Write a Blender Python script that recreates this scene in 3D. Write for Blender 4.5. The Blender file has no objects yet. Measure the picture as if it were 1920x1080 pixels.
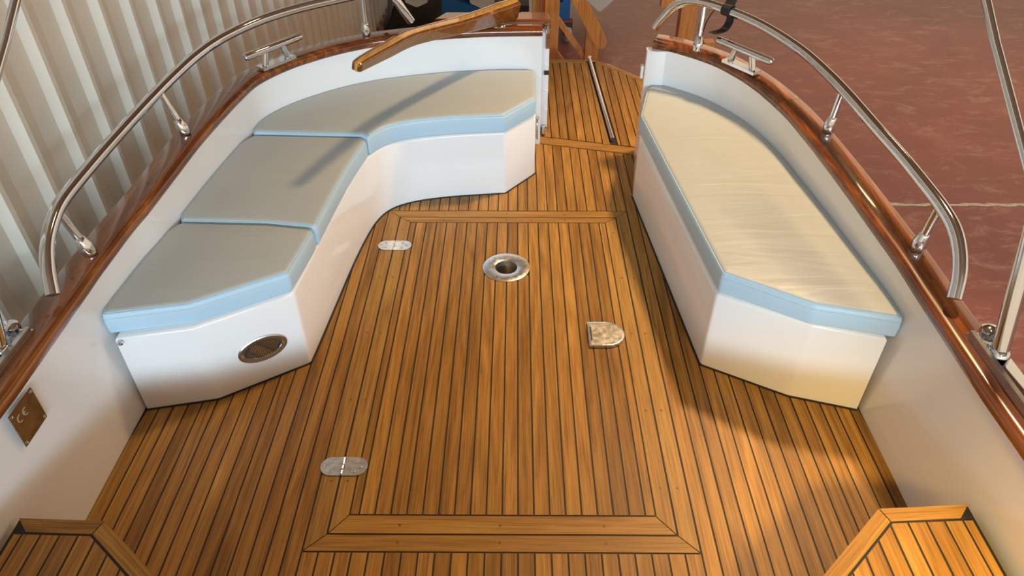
import bpy, bmesh, math, random
from mathutils import Vector, Matrix
random.seed(7)
S = bpy.context.scene
COL = S.collection

# ------------------------------------------------------------------ camera
cam_d = bpy.data.cameras.new('camera'); cam = bpy.data.objects.new('camera', cam_d); COL.objects.link(cam)
cam_d.sensor_width = 36.0; cam_d.lens = 1350.0 / 1920.0 * 36.0
cam_d.clip_start = 0.02; cam_d.clip_end = 200
_r = Vector((0.99998, 0.00578, 0)); _u = Vector((-0.003615, 0.625389, 0.780305)); _f = Vector((-0.00451, 0.780292, -0.6254))
cam.matrix_world = Matrix(((_r.x, _u.x, -_f.x, 0), (_r.y, _u.y, -_f.y, 0), (_r.z, _u.z, -_f.z, 1.774), (0, 0, 0, 1)))
S.camera = cam

# ------------------------------------------------------------------ world and lights
w = bpy.data.worlds.new('workshop_air'); S.world = w; w.use_nodes = True
w.node_tree.nodes['Background'].inputs[0].default_value = (1.0, 0.73, 0.47, 1)
w.node_tree.nodes['Background'].inputs[1].default_value = 0.95

def area(name, loc, target, power, color, sx, sy=None, shape='RECTANGLE'):
    d = bpy.data.lights.new(name, 'AREA'); d.energy = power; d.color = color; d.shape = shape; d.size = sx
    if sy: d.size_y = sy
    o = bpy.data.objects.new(name, d); COL.objects.link(o); o.location = loc
    o.rotation_euler = (Vector(target) - Vector(loc)).to_track_quat('-Z', 'Y').to_euler()
    return o
def high_bay(loc, aim, power, cone):
    d = bpy.data.lights.new('high_bay_lamp', 'SPOT'); d.energy = power; d.color = (1.0, 0.64, 0.32); d.spot_size = math.radians(cone); d.spot_blend = 1.0; d.shadow_soft_size = 0.24
    o = bpy.data.objects.new('high_bay_lamp', d); COL.objects.link(o); o.location = loc
    o.rotation_euler = (Vector(aim) - Vector(loc)).to_track_quat('-Z', 'Y').to_euler()
high_bay((2.0, 4.0, 4.8), (1.1, 2.45, 0.0), 1280, 57)
high_bay((4.2, 7.2, 4.8), (3.6, 5.6, -1.1), 650, 84)
area('clerestory_daylight', (2.1, -8.0, 3.05), (0, 2.5, 0.3), 1070, (0.62, 0.84, 1.0), 9.0, 0.55)
cl = area('cabin_lamp', (1.0, 0.05, 1.2), (0.97, 0.86, 0.25), 3.0, (1.0, 0.68, 0.24), 0.2, shape='DISK'); cl.data.spread = math.radians(48)
S.view_settings.view_transform = 'Standard'; S.view_settings.look = 'None'
S.view_settings.gamma = 1.0; S.view_settings.use_curve_mapping = False
S.view_settings.exposure = 0.0

# ------------------------------------------------------------------ material helpers
def sl(c):
    return tuple((v / 255 / 12.92) if v / 255 <= 0.04045 else ((v / 255 + 0.055) / 1.055) ** 2.4 for v in c) + (1,)
def newmat(name):
    m = bpy.data.materials.new(name); m.use_nodes = True
    nt = m.node_tree; b = nt.nodes['Principled BSDF']
    return m, nt, b
def node(nt, t, **kw):
    n = nt.nodes.new(t)
    for k, v in kw.items(): setattr(n, k, v)
    return n
def ramp(nt, stops):
    n = nt.nodes.new('ShaderNodeValToRGB'); e = n.color_ramp.elements
    e[0].position, e[0].color = stops[0]; e[1].position, e[1].color = stops[-1]
    for p, c in stops[1:-1]:
        x = e.new(p); x.color = c
    return n
def coords(nt, scale, jitter=True, rot=(0, 0, 0)):
    tc = node(nt, 'ShaderNodeTexCoord'); L = nt.links
    src = tc.outputs['Object']
    if jitter:
        oi = node(nt, 'ShaderNodeObjectInfo'); cb = node(nt, 'ShaderNodeCombineXYZ'); mu = node(nt, 'ShaderNodeMath', operation='MULTIPLY')
        mu.inputs[1].default_value = 53.0; L.new(oi.outputs['Random'], mu.inputs[0])
        L.new(mu.outputs[0], cb.inputs[0]); L.new(mu.outputs[0], cb.inputs[1]); L.new(mu.outputs[0], cb.inputs[2])
        ad = node(nt, 'ShaderNodeVectorMath', operation='ADD'); L.new(src, ad.inputs[0]); L.new(cb.outputs[0], ad.inputs[1]); src = ad.outputs[0]
    mp = node(nt, 'ShaderNodeMapping'); mp.inputs['Scale'].default_value = scale; mp.inputs['Rotation'].default_value = rot
    L.new(src, mp.inputs[0])
    return mp.outputs[0]
def noise(nt, vec, scale, detail=4, rough=0.55, dist=0.0):
    n = node(nt, 'ShaderNodeTexNoise'); n.inputs['Scale'].default_value = scale; n.inputs['Detail'].default_value = detail
    n.inputs['Roughness'].default_value = rough; n.inputs['Distortion'].default_value = dist
    if vec is not None: nt.links.new(vec, n.inputs['Vector'])
    return n
def mix(nt, a, b, fac, mode='MIX'):
    m = node(nt, 'ShaderNodeMix', data_type='RGBA', blend_type=mode)
    for s, i in ((fac, 0), (a, 6), (b, 7)):
        if hasattr(s, 'links') or hasattr(s, 'is_linked'): nt.links.new(s, m.inputs[i])
        else: m.inputs[i].default_value = s
    return m.outputs[2]
def bump(nt, b, h, strength, distance=0.002):
    n = node(nt, 'ShaderNodeBump'); n.inputs['Strength'].default_value = strength; n.inputs['Distance'].default_value = distance
    nt.links.new(h, n.inputs['Height']); nt.links.new(n.outputs[0], b.inputs['Normal'])

def wood(name, dark, mid, light, along='Y', rough=0.45, coat=0.0, spread=0.5, figure=0.5, bumpy=0.25, spec=0.5):
    m, nt, b = newmat(name); L = nt.links
    if along == 'Y': s1, s2, s3 = (30, 1.3, 30), (230, 5, 230), (9, 0.7, 9)
    elif along == 'Z': s1, s2, s3 = (20, 20, 1.0), (160, 160, 4), (7, 7, 0.6)
    else: s1, s2, s3 = (1.3, 30, 30), (5, 230, 230), (0.7, 9, 9)
    n1 = noise(nt, coords(nt, s1), 1.0, 5, 0.6, 0.8)
    n2 = noise(nt, coords(nt, s2), 1.0, 3, 0.6, 0.2)
    n3 = noise(nt, coords(nt, s3), 1.0, 2, 0.5, 0.4)
    wv = node(nt, 'ShaderNodeMath', operation='MULTIPLY'); wv.inputs[1].default_value = 16.0; L.new(n3.outputs[0], wv.inputs[0])
    fr = node(nt, 'ShaderNodeMath', operation='PINGPONG'); fr.inputs[1].default_value = 1.0; L.new(wv.outputs[0], fr.inputs[0])
    mm = node(nt, 'ShaderNodeMix', data_type='FLOAT'); mm.inputs[0].default_value = figure * 0.55
    L.new(n1.outputs[0], mm.inputs[2]); L.new(fr.outputs[0], mm.inputs[3])
    rp = ramp(nt, [(0.22, dark), (0.5, mid), (0.8, light)]); L.new(mm.outputs[0], rp.inputs[0])
    oi = node(nt, 'ShaderNodeObjectInfo')
    lo = tuple(1.0 - spread * v for v in (0.55, 0.62, 0.70)) + (1,); hi = tuple(1.0 + spread * v for v in (0.30, 0.28, 0.22)) + (1,)
    rp2 = ramp(nt, [(0.0, lo), (0.5, (1, 1, 1, 1)), (1.0, hi)]); L.new(oi.outputs['Random'], rp2.inputs[0])
    c = mix(nt, rp.outputs[0], rp2.outputs[0], 1.0, 'MULTIPLY')
    rp3 = ramp(nt, [(0.35, (0.55, 0.5, 0.45, 1)), (0.55, (1, 1, 1, 1))]); L.new(n2.outputs[0], rp3.inputs[0])
    c = mix(nt, c, rp3.outputs[0], 0.8, 'MULTIPLY')
    L.new(c, b.inputs['Base Color']); b.inputs['Roughness'].default_value = rough
    b.inputs['Specular IOR Level'].default_value = spec
    b.inputs['Coat Weight'].default_value = coat; b.inputs['Coat Roughness'].default_value = 0.04
    if bumpy: bump(nt, b, n2.outputs[0], bumpy, 0.0006)
    return m
def plain(name, color, rough=0.5, metal=0.0, coat=0.0, nscale=None, namt=0.0, bumps=0.0, rvar=0.0, spec=0.5):
    m, nt, b = newmat(name); L = nt.links
    b.inputs['Roughness'].default_value = rough; b.inputs['Metallic'].default_value = metal
    b.inputs['Coat Weight'].default_value = coat; b.inputs['Coat Roughness'].default_value = 0.05
    b.inputs['Specular IOR Level'].default_value = spec
    n = noise(nt, coords(nt, (1, 1, 1), False), nscale or 4.0, 4, 0.6)
    d = tuple(v * (1 - namt) for v in color[:3]) + (1,); l = tuple(min(1, v * (1 + namt * 0.6)) for v in color[:3]) + (1,)
    rp = ramp(nt, [(0.3, d), (0.7, l)]); L.new(n.outputs[0], rp.inputs[0]); L.new(rp.outputs[0], b.inputs['Base Color'])
    if rvar:
        mr = node(nt, 'ShaderNodeMapRange'); mr.inputs[3].default_value = max(0.02, rough - rvar); mr.inputs[4].default_value = rough + rvar
        L.new(n.outputs[0], mr.inputs[0]); L.new(mr.outputs[0], b.inputs['Roughness'])
    if bumps: bump(nt, b, n.outputs[0], bumps, 0.002)
    return m

M = {}
TEAK = (sl((124, 88, 37)), sl((165, 121, 56)), sl((191, 147, 76)))
M['teak'] = wood('teak', *TEAK, rough=0.45, figure=0.34, spread=0.5, spec=0.3)
M['teak_across'] = wood('teak_across', sl((132, 95, 42)), sl((164, 122, 58)), sl((182, 142, 74)), along='X', rough=0.45, figure=0.25, spread=0.25, spec=0.3)
M['teak_frame'] = wood('teak_frame', sl((138, 100, 46)), sl((166, 126, 62)), sl((184, 146, 78)), rough=0.45, spec=0.3, figure=0.2, spread=0.25)
M['caulk'] = plain('caulk', sl((26, 24, 23)), 0.6, namt=0.2, nscale=30)
M['bung'] = plain('bung', sl((112, 72, 32)), 0.5, namt=0.2, nscale=90)
M['mahogany'] = wood('varnished_mahogany', sl((66, 28, 8)), sl((116, 58, 17)), sl((170, 100, 34)), rough=0.25, coat=1.0, spread=0.15, figure=0.35, bumpy=0)
M['mahogany_across'] = wood('varnished_mahogany_across', sl((66, 28, 8)), sl((116, 58, 17)), sl((170, 100, 34)), along='X', rough=0.25, coat=1.0, spread=0.15, figure=0.35, bumpy=0)
M['tiller_dark'] = wood('varnished_tiller_wood', sl((84, 44, 14)), sl((118, 68, 24)), sl((148, 92, 36)), rough=0.2, coat=1.0, spread=0.1, figure=0.2, bumpy=0)
M['tiller_light'] = wood('varnished_ash', sl((172, 128, 54)), sl((202, 158, 78)), sl((220, 180, 104)), rough=0.2, coat=1.0, spread=0.1, figure=0.1, bumpy=0)
M['pine'] = wood('varnished_pine', sl((176, 100, 24)), sl((206, 128, 34)), sl((224, 152, 56)), along='Z', rough=0.4, coat=0.3, spread=0.12, figure=0.15, bumpy=0)
M['gelcoat'] = plain('white_gelcoat', (0.83, 0.83, 0.82, 1), 0.16, namt=0.015, nscale=3, coat=0.4)
M['vinyl_left'] = None
M['steel'] = plain('polished_steel', (0.73, 0.79, 0.86, 1), 0.07, metal=1.0, nscale=6, namt=0.03)
M['steel_satin'] = plain('brushed_steel', (0.58, 0.61, 0.64, 1), 0.28, metal=1.0, nscale=20, namt=0.06, rvar=0.06)
M['steel_worn'] = plain('worn_steel', (0.80, 0.81, 0.80, 1), 0.30, metal=1.0, nscale=55, namt=0.16, rvar=0.12)
M['dark_metal'] = plain('dark_metal', (0.08, 0.08, 0.075, 1), 0.35, metal=0.6, nscale=20, namt=0.2)
M['cup_metal'] = plain('cup_metal', (0.40, 0.38, 0.33, 1), 0.35, metal=0.9, nscale=20, namt=0.1)
M['black_strap'] = plain('black_webbing', (0.012, 0.012, 0.013, 1), 0.6, nscale=120, namt=0.3)
M['rubber'] = plain('black_rubber', (0.015, 0.014, 0.014, 1), 0.7, nscale=20, namt=0.3)
M['blue'] = plain('blue_paint', sl((22, 108, 172)), 0.45, nscale=5, namt=0.12)
M['cream_hull'] = plain('cream_hull', sl((206, 200, 188)), 0.3, nscale=3, namt=0.04)
M['grey_wheel'] = plain('grey_wheel', sl((190, 190, 186)), 0.5, nscale=20, namt=0.1)
M['red_paint'] = plain('red_paint', sl((190, 70, 50)), 0.5, nscale=20, namt=0.1)
M['floor_shade'] = plain('floor_shade', sl((30, 22, 19)), 0.85, nscale=3, namt=0.25, bumps=0.3, spec=0.15)  # shade on the floor, put into the colour of an added sheet
M['plastic_white'] = plain('white_plastic', (0.8, 0.8, 0.78, 1), 0.35, nscale=9, namt=0.02)
M['brass'] = plain('brass', (0.72, 0.55, 0.25, 1), 0.3, metal=1.0, nscale=20, namt=0.1)
M['thread'] = plain('sewing_thread', (0.52, 0.56, 0.52, 1), 0.7, nscale=80, namt=0.1)
M['plate_metal'] = plain('smeared_plate', (0.40, 0.34, 0.28, 1), 0.16, metal=1.0, nscale=26, namt=0.35, rvar=0.1)
M['mark'] = plain('etched_mark', (0.42, 0.37, 0.31, 1), 0.5, nscale=60, namt=0.1)

def vinyl(name, wrinkle, lo, hi):
    m, nt, b = newmat(name); L = nt.links
    b.inputs['Roughness'].default_value = 0.42; b.inputs['Specular IOR Level'].default_value = 0.4
    n = noise(nt, coords(nt, (1, 1, 1), True), 2.2, 3, 0.5)
    rp = ramp(nt, [(0.3, lo), (0.7, hi)]); L.new(n.outputs[0], rp.inputs[0]); L.new(rp.outputs[0], b.inputs['Base Color'])
    n1 = noise(nt, coords(nt, (1.6, 9.0, 1), True), 1.3, 2, 0.5, 0.9)
    n2 = noise(nt, coords(nt, (1, 1, 1), True), 900, 2, 0.5)
    ad = node(nt, 'ShaderNodeMath', operation='MULTIPLY_ADD'); ad.inputs[1].default_value = wrinkle
    L.new(n1.outputs[0], ad.inputs[0])
    sc = node(nt, 'ShaderNodeMath', operation='MULTIPLY'); sc.inputs[1].default_value = 0.012; L.new(n2.outputs[0], sc.inputs[0]); L.new(sc.outputs[0], ad.inputs[2])
    bump(nt, b, ad.outputs[0], 0.6, 0.012)
    return m
M['vinyl_side'] = vinyl('light_blue_vinyl', 0.2, (0.43, 0.61, 0.74, 1), (0.46, 0.64, 0.77, 1))
M['vinyl_left'] = vinyl('grey_vinyl', 0.25, (0.415, 0.465, 0.465, 1), (0.445, 0.49, 0.485, 1))
M['vinyl_right'] = vinyl('grey_vinyl_creased', 0.6, (0.415, 0.465, 0.465, 1), (0.445, 0.49, 0.485, 1))

def floor_red():
    m, nt, b = newmat('red_painted_concrete'); L = nt.links
    n1 = noise(nt, coords(nt, (1, 1, 1), False), 0.9, 6, 0.65, 0.3)
    n2 = noise(nt, coords(nt, (2.0, 4.5, 1), False, (0, 0, -0.75)), 1.4, 8, 0.75, 1.0)
    n3 = noise(nt, coords(nt, (1, 1, 1), False), 38, 3, 0.7)
    r1 = ramp(nt, [(0.3, sl((114, 62, 60))), (0.55, sl((133, 73, 70))), (0.75, sl((150, 96, 92)))]); L.new(n1.outputs[0], r1.inputs[0])
    r2 = ramp(nt, [(0.52, (0, 0, 0, 1)), (0.72, (0.9, 0.9, 0.9, 1))]); L.new(n2.outputs[0], r2.inputs[0])
    c = mix(nt, r1.outputs[0], sl((168, 134, 122)), r2.outputs[0])
    r3 = ramp(nt, [(0.70, (0, 0, 0, 1)), (0.76, (1, 1, 1, 1))]); L.new(n3.outputs[0], r3.inputs[0])
    c = mix(nt, c, sl((206, 190, 174)), r3.outputs[0])
    L.new(c, b.inputs['Base Color']); b.inputs['Roughness'].default_value = 0.42
    bump(nt, b, n3.outputs[0], 0.15, 0.002)
    return m
M['red_floor'] = floor_red()
M['cladding'] = plain('painted_sheet_metal', sl((230, 224, 210)), 0.38, nscale=2.5, namt=0.05, spec=0.4)
M['roof'] = plain('roof_lining', sl((150, 128, 104)), 0.8, nscale=2, namt=0.1)
M['joint'] = plain('chalky_joint', sl((190, 178, 160)), 0.9, nscale=40, namt=0.25, bumps=0.6)

# ------------------------------------------------------------------ object helpers
def link(name, me, mat, parent=None):
    o = bpy.data.objects.new(name, me); COL.objects.link(o)
    if mat: me.materials.append(mat)
    if parent:
        o.parent = parent; o.matrix_parent_inverse = parent_world(parent).inverted()
    return o
def parent_world(p):
    m = Matrix.LocRotScale(p.location, p.rotation_euler, p.scale)
    if p.parent: m = parent_world(p.parent) @ p.matrix_parent_inverse @ m
    return m
def mesh(name, verts, faces, mat, parent=None, smooth=False):
    me = bpy.data.meshes.new(name); me.from_pydata([tuple(v) for v in verts], [], faces); me.update()
    bm = bmesh.new(); bm.from_mesh(me); bmesh.ops.recalc_face_normals(bm, faces=bm.faces); bm.to_mesh(me); bm.free()
    o = link(name, me, mat, parent)
    if smooth:
        for p in me.polygons: p.use_smooth = True
        if smooth != 'all':
            try: me.set_sharp_from_angle(angle=math.radians(38))
            except Exception: pass
    return o
def root(name, loc, label, cat, group=None):
    o = bpy.data.objects.new(name, None); COL.objects.link(o); o.location = loc; o.empty_display_size = 0.05
    return tag(o, label, cat, group)
def tag(o, label, cat, group=None):
    o['label'] = label; o['category'] = cat
    if group: o['group'] = group
    return o
def struct(o, label=None):
    o['kind'] = 'structure'
    if label: o['label'] = label
    return o
class MB:
    def __init__(s): s.v = []; s.f = []
    def add(s, v, f):
        k = len(s.v); s.v += [tuple(x) for x in v]; s.f += [tuple(i + k for i in q) for q in f]; return s
    def build(s, name, mat, parent=None, smooth=False): return mesh(name, s.v, s.f, mat, parent, smooth)
def g_prism(poly, z0, z1):
    n = len(poly); v = [(x, y, z0) for x, y in poly] + [(x, y, z1) for x, y in poly]
    f = [tuple(range(n))[::-1], tuple(range(n, 2 * n))] + [(i, (i + 1) % n, n + (i + 1) % n, n + i) for i in range(n)]
    return v, f
def prism(name, poly, z0, z1, mat, parent=None): return mesh(name, *g_prism(poly, z0, z1), mat, parent)
def g_box(c, s, ax=(1, 0, 0), ay=(0, 1, 0), az=(0, 0, 1)):
    c = Vector(c); X = Vector(ax).normalized() * s[0] / 2; Y = Vector(ay).normalized() * s[1] / 2; Z = Vector(az).normalized() * s[2] / 2
    v = [c + X * a + Y * b + Z * d for d in (-1, 1) for a, b in ((-1, -1), (1, -1), (1, 1), (-1, 1))]
    return v, [(3, 2, 1, 0), (4, 5, 6, 7), (0, 1, 5, 4), (1, 2, 6, 5), (2, 3, 7, 6), (3, 0, 4, 7)]
def g_bar(a, b, wd, ht, up=(0, 0, 1)):
    a = Vector(a); b = Vector(b); d = (b - a); s = d.cross(Vector(up))
    if s.length < 1e-6: s = d.cross(Vector((0, 1, 0)))
    s.normalize(); u = s.cross(d).normalized()
    return g_box((a + b) / 2, (d.length, wd, ht), d, s, u)
def catmull(P, n=6):
    P = [Vector(p) for p in P]; out = []
    for i in range(len(P) - 1):
        p0 = P[max(i - 1, 0)]; p1 = P[i]; p2 = P[i + 1]; p3 = P[min(i + 2, len(P) - 1)]
        for k in range(n):
            t = k / n
            out.append(0.5 * ((2 * p1) + (p2 - p0) * t + (2 * p0 - 5 * p1 + 4 * p2 - p3) * t * t + (3 * p1 - p0 - 3 * p2 + p3) * t ** 3))
    out.append(P[-1]); return out
def g_tube(path, r, n=12, caps=True):
    P = [Vector(p) for p in path]; v = []; f = []; N = len(P)
    t = (P[1] - P[0]).normalized(); a = t.orthogonal().normalized()
    for i, p in enumerate(P):
        t = ((P[min(i + 1, N - 1)] - P[max(i - 1, 0)])).normalized()
        a = (a - t * a.dot(t)).normalized(); b = t.cross(a); rr = r[i] if hasattr(r, '__len__') else r
        for k in range(n):
            q = 2 * math.pi * k / n; v.append(p + a * math.cos(q) * rr + b * math.sin(q) * rr)
    for i in range(N - 1):
        for k in range(n): f.append((i * n + k, i * n + (k + 1) % n, (i + 1) * n + (k + 1) % n, (i + 1) * n + k))
    if caps: f += [tuple(range(n))[::-1], tuple(range((N - 1) * n, N * n))]
    return v, f
def tube(name, path, r, mat, parent=None, n=12): return mesh(name, *g_tube(path, r, n), mat, parent, True)
def g_lathe(c, axis, prof, n=20):
    c = Vector(c); t = Vector(axis).normalized(); a = t.orthogonal().normalized(); b = t.cross(a); v = []; f = []
    for h, r in prof:
        for k in range(n):
            q = 2 * math.pi * k / n; v.append(c + t * h + (a * math.cos(q) + b * math.sin(q)) * r)
    for i in range(len(prof) - 1):
        for k in range(n): f.append((i * n + k, i * n + (k + 1) % n, (i + 1) * n + (k + 1) % n, (i + 1) * n + k))
    f += [tuple(range(n))[::-1], tuple(range((len(prof) - 1) * n, len(prof) * n))]
    return v, f
def lathe(name, c, axis, prof, mat, parent=None, n=20): return mesh(name, *g_lathe(c, axis, prof, n), mat, parent, True)
def area2(poly): return 0.5 * sum(poly[i][0] * poly[(i + 1) % len(poly)][1] - poly[(i + 1) % len(poly)][0] * poly[i][1] for i in range(len(poly)))
def clip(poly, a, b):
    """keep the part of poly left of the line a->b"""
    out = []; side = lambda p: (b[0] - a[0]) * (p[1] - a[1]) - (b[1] - a[1]) * (p[0] - a[0])
    for i, p in enumerate(poly):
        q = poly[(i + 1) % len(poly)]; sp, sq = side(p), side(q)
        if sp >= 0: out.append(p)
        if sp * sq < 0:
            t = sp / (sp - sq); out.append((p[0] + (q[0] - p[0]) * t, p[1] + (q[1] - p[1]) * t))
    return out
def clip_convex(poly, hull):
    for i in range(len(hull)):
        if len(poly) < 3: return []
        poly = clip(poly, hull[i], hull[(i + 1) % len(hull)])
    return poly if len(poly) > 2 and abs(area2(poly)) > 2e-5 else []
def offset(poly, d):
    """inset a counter-clockwise polygon by d"""
    n = len(poly); out = []
    for i in range(n):
        p0 = Vector(poly[i - 1][:2]); p = Vector(poly[i][:2]); p1 = Vector(poly[(i + 1) % n][:2])
        e0 = (p - p0); e1 = (p1 - p)
        if e0.length < 1e-7: e0 = e1
        if e1.length < 1e-7: e1 = e0
        e0 = e0.normalized(); e1 = e1.normalized(); n0 = Vector((-e0.y, e0.x)); n1 = Vector((-e1.y, e1.x))
        b = n0 + n1
        b = b / max(0.5, b.length_squared / 2) if b.length > 1e-6 else n0
        out.append((p.x + b.x * d, p.y + b.y * d))
    return out
def fillet(poly, radii, n=5):
    out = []; N = len(poly)
    for i in range(N):
        r = radii[i] if hasattr(radii, '__len__') else radii
        p0 = Vector(poly[i - 1]); p = Vector(poly[i]); p1 = Vector(poly[(i + 1) % N])
        a = p0 - p; b = p1 - p; ang = a.angle(b) if a.length > 1e-6 and b.length > 1e-6 else math.pi
        if r <= 0 or ang > math.radians(168): out.append(tuple(p)); continue
        t = min(r / math.tan(ang / 2), a.length * 0.45, b.length * 0.45)
        q0 = p + a.normalized() * t; q1 = p + b.normalized() * t
        for k in range(n + 1):
            s = k / n; out.append(tuple(q0 * (1 - s) ** 2 + p * 2 * s * (1 - s) + q1 * s * s))
    return out
def g_layers(poly, prof):
    """stack of insets: prof = [(inset, z)...] from the bottom to the top"""
    n = len(poly); v = []; f = []
    for d, z in prof: v += [(x, y, z) for x, y in offset(poly, d)]
    for i in range(len(prof) - 1):
        for k in range(n): f.append((i * n + k, i * n + (k + 1) % n, (i + 1) * n + (k + 1) % n, (i + 1) * n + k))
    f += [tuple(range(n))[::-1], tuple(range((len(prof) - 1) * n, len(prof) * n))]
    return v, f
def layers(name, poly, prof, mat, parent=None, grid=None, crown=0.0):
    from mathutils.geometry import delaunay_2d_cdt
    if area2(poly) < 0: poly = poly[::-1]
    n = len(poly); v = []; f = []
    for d, z in prof: v += [(x, y, z) for x, y in offset(poly, d)]
    for i in range(len(prof) - 1):
        for k in range(n): f.append((i * n + k, i * n + (k + 1) % n, (i + 1) * n + (k + 1) % n, (i + 1) * n + k))
    for lay, up in ((0, False), (len(prof) - 1, True)):
        rim = [Vector(q[:2]) for q in v[lay * n:lay * n + n]]; z = prof[lay][1]; pts = list(rim)
        if up and grid:
            x = min(p.x for p in rim) + grid / 2
            while x < max(p.x for p in rim):
                y = min(p.y for p in rim) + grid / 2
                while y < max(p.y for p in rim): pts.append(Vector((x, y))); y += grid
                x += grid
        co, _, fs, ov, _, _ = delaunay_2d_cdt(pts, [(i, (i + 1) % n) for i in range(n)], [], 1, 1e-6)
        idx = {}
        for i, p in enumerate(co):
            src = [q for q in ov[i] if q < n]
            if src: idx[i] = lay * n + src[0]
            else:
                dist = 9.0
                for k in range(n):
                    A, B = rim[k], rim[(k + 1) % n]; e = B - A; t = max(0, min(1, (p - A).dot(e) / max(e.length_squared, 1e-12))); dist = min(dist, (p - A - e * t).length)
                idx[i] = len(v); v.append((p.x, p.y, z + crown * (1 - math.exp(-dist / 0.05))))
        for t in fs:
            q = [idx[i] for i in t]; f.append(tuple(q) if up else tuple(q[::-1]))
    me = bpy.data.meshes.new(name); me.from_pydata(v, [], f); me.update(); me.validate()
    o = link(name, me, mat, parent)
    for p in me.polygons: p.use_smooth = True
    try: me.set_sharp_from_angle(angle=math.radians(40))
    except Exception: pass
    return o
def interp(x, T):
    if x <= T[0][0]: return T[0][1]
    for (a, u), (b, v) in zip(T, T[1:]):
        if x <= b: return u + (v - u) * (x - a) / (b - a)
    return T[-1][1]
def sweep(path, sec, out_sign, zref=None, caps=True):
    """path of (x, y); sec = [(outward, z or ('g', dz))...] closed; out_sign picks the outward side"""
    P = [Vector(p[:2]) for p in path]; N = len(P); v = []; f = []; m = len(sec)
    for i, p in enumerate(P):
        t = (P[min(i + 1, N - 1)] - P[max(i - 1, 0)]).normalized(); nn = Vector((-t.y, t.x)) * out_sign
        for o, z in sec:
            zz = zref(p) + z[1] if isinstance(z, tuple) else z
            v.append((p.x + nn.x * o, p.y + nn.y * o, zz))
    for i in range(N - 1):
        for k in range(m): f.append((i * m + k, i * m + (k + 1) % m, (i + 1) * m + (k + 1) % m, (i + 1) * m + k))
    if caps: f += [tuple(range(m))[::-1], tuple(range((N - 1) * m, N * m))]
    return v, f

# ------------------------------------------------------------------ hull line of the cockpit (plan) and sheer
LEFT = [(-1.228, 0.15), (-1.229, 0.8), (-1.229, 1.2), (-1.229, 1.6), (-1.222, 1.75), (-1.213, 1.88), (-1.20, 1.98), (-1.192, 2.08), (-1.183, 2.2), (-1.170, 2.385), (-1.148, 2.6),
        (-1.128, 2.75), (-1.100, 2.89), (-1.052, 2.985), (-0.985, 3.073), (-0.91, 3.147), (-0.82, 3.221), (-0.73, 3.277), (-0.63, 3.324), (-0.42, 3.389), (-0.16, 3.436), (0.126, 3.449)]
RIGHT = [(1.147, 0.15), (1.147, 0.8), (1.147, 1.2), (1.146, 1.6), (1.141, 1.76), (1.132, 1.87), (1.122, 2.0), (1.108, 2.18), (1.096, 2.31), (1.082, 2.45), (1.067, 2.6), (1.048, 2.705),
         (1.017, 2.83), (0.975, 2.942), (0.93, 3.027), (0.886, 3.097), (0.828, 3.164), (0.766, 3.22), (0.703, 3.268), (0.632, 3.303)]
LEFT_C = catmull([(x, y, 0) for x, y in LEFT], 4); RIGHT_C = catmull([(x, y, 0) for x, y in RIGHT], 4)
SHEER = [(0.15, 0.475), (0.9, 0.458), (1.2, 0.452), (1.6, 0.463), (2.0, 0.491), (2.4, 0.515), (2.8, 0.528), (3.1, 0.545), (3.45, 0.557)]
def zg(p): return interp(p.y, SHEER)
def inset_path(C, d, sign):
    out = []
    for i, p in enumerate(C):
        t = (C[min(i + 1, len(C) - 1)] - C[max(i - 1, 0)]).normalized()
        out.append((p.x - (-t.y) * sign * d, p.y - t.x * sign * d))
    return out

# ------------------------------------------------------------------ workshop floor and cladding wall
ZF = -1.1
fl = struct(mesh('floor_workshop', *g_box((9.0, 9.0, ZF - 0.05), (30, 44, 0.1)), M['red_floor']), 'red painted concrete workshop floor with pale scuffs')
jt = MB(); ys = 4.60; xs = -1.5; pts = []
while xs < 14:
    pts.append((xs, ys + random.uniform(-0.008, 0.008), random.uniform(0.010, 0.024))); xs += 0.05
vv = [(x, y - h, ZF + 0.0005) for x, y, h in pts] + [(x, y + h, ZF + 0.0005) for x, y, h in pts] + [(x, y - h * 0.5, ZF + 0.005) for x, y, h in pts] + [(x, y + h * 0.5, ZF + 0.005) for x, y, h in pts]
n = len(pts); ff = []
for i in range(n - 1):
    ff += [(i, i + 1, 2 * n + i + 1, 2 * n + i), (2 * n + i, 2 * n + i + 1, 3 * n + i + 1, 3 * n + i), (3 * n + i, 3 * n + i + 1, n + i + 1, n + i)]
mesh('floor_joint', vv, ff, M['joint'], fl)

WX = -1.62; PITCH = 0.225; Y0 = 2.56
wl = bpy.data.objects.new('wall_left', None); COL.objects.link(wl); wl.location = (WX, 4, ZF); struct(wl, 'pale ribbed sheet-metal workshop wall beside the boat')
def clad_profile(y0, nrib):
    pr = []
    for k in range(nrib):
        b = y0 + k * PITCH
        pr += [(WX, b), (WX + 0.030, b + 0.022), (WX + 0.030, b + 0.044), (WX, b + 0.128)]
    pr.append((WX, y0 + nrib * PITCH)); return pr
for s in range(-3, 12):
    pr = clad_profile(Y0 + s * 4 * PITCH, 4)
    v = []; m_ = len(pr); dx = 0.0008 * (s % 2)
    for dz in (ZF, 3.6):
        v += [(x + dx, y + (0.004 if i == m_ - 1 else 0), dz) for i, (x, y) in enumerate(pr)]
    v += [(x - 0.006, y, z) for x, y, z in v]
    f = []
    for i in range(m_ - 1):
        f.append((i, i + 1, m_ + i + 1, m_ + i)); f.append((2 * m_ + i + 1, 2 * m_ + i, 3 * m_ + i, 3 * m_ + i + 1))
    f += [(0, m_, 3 * m_, 2 * m_), (m_ - 1, 3 * m_ - 1, 4 * m_ - 1, 2 * m_ - 1)]
    mesh('cladding_sheet', v, f, M['cladding'], wl)

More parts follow.
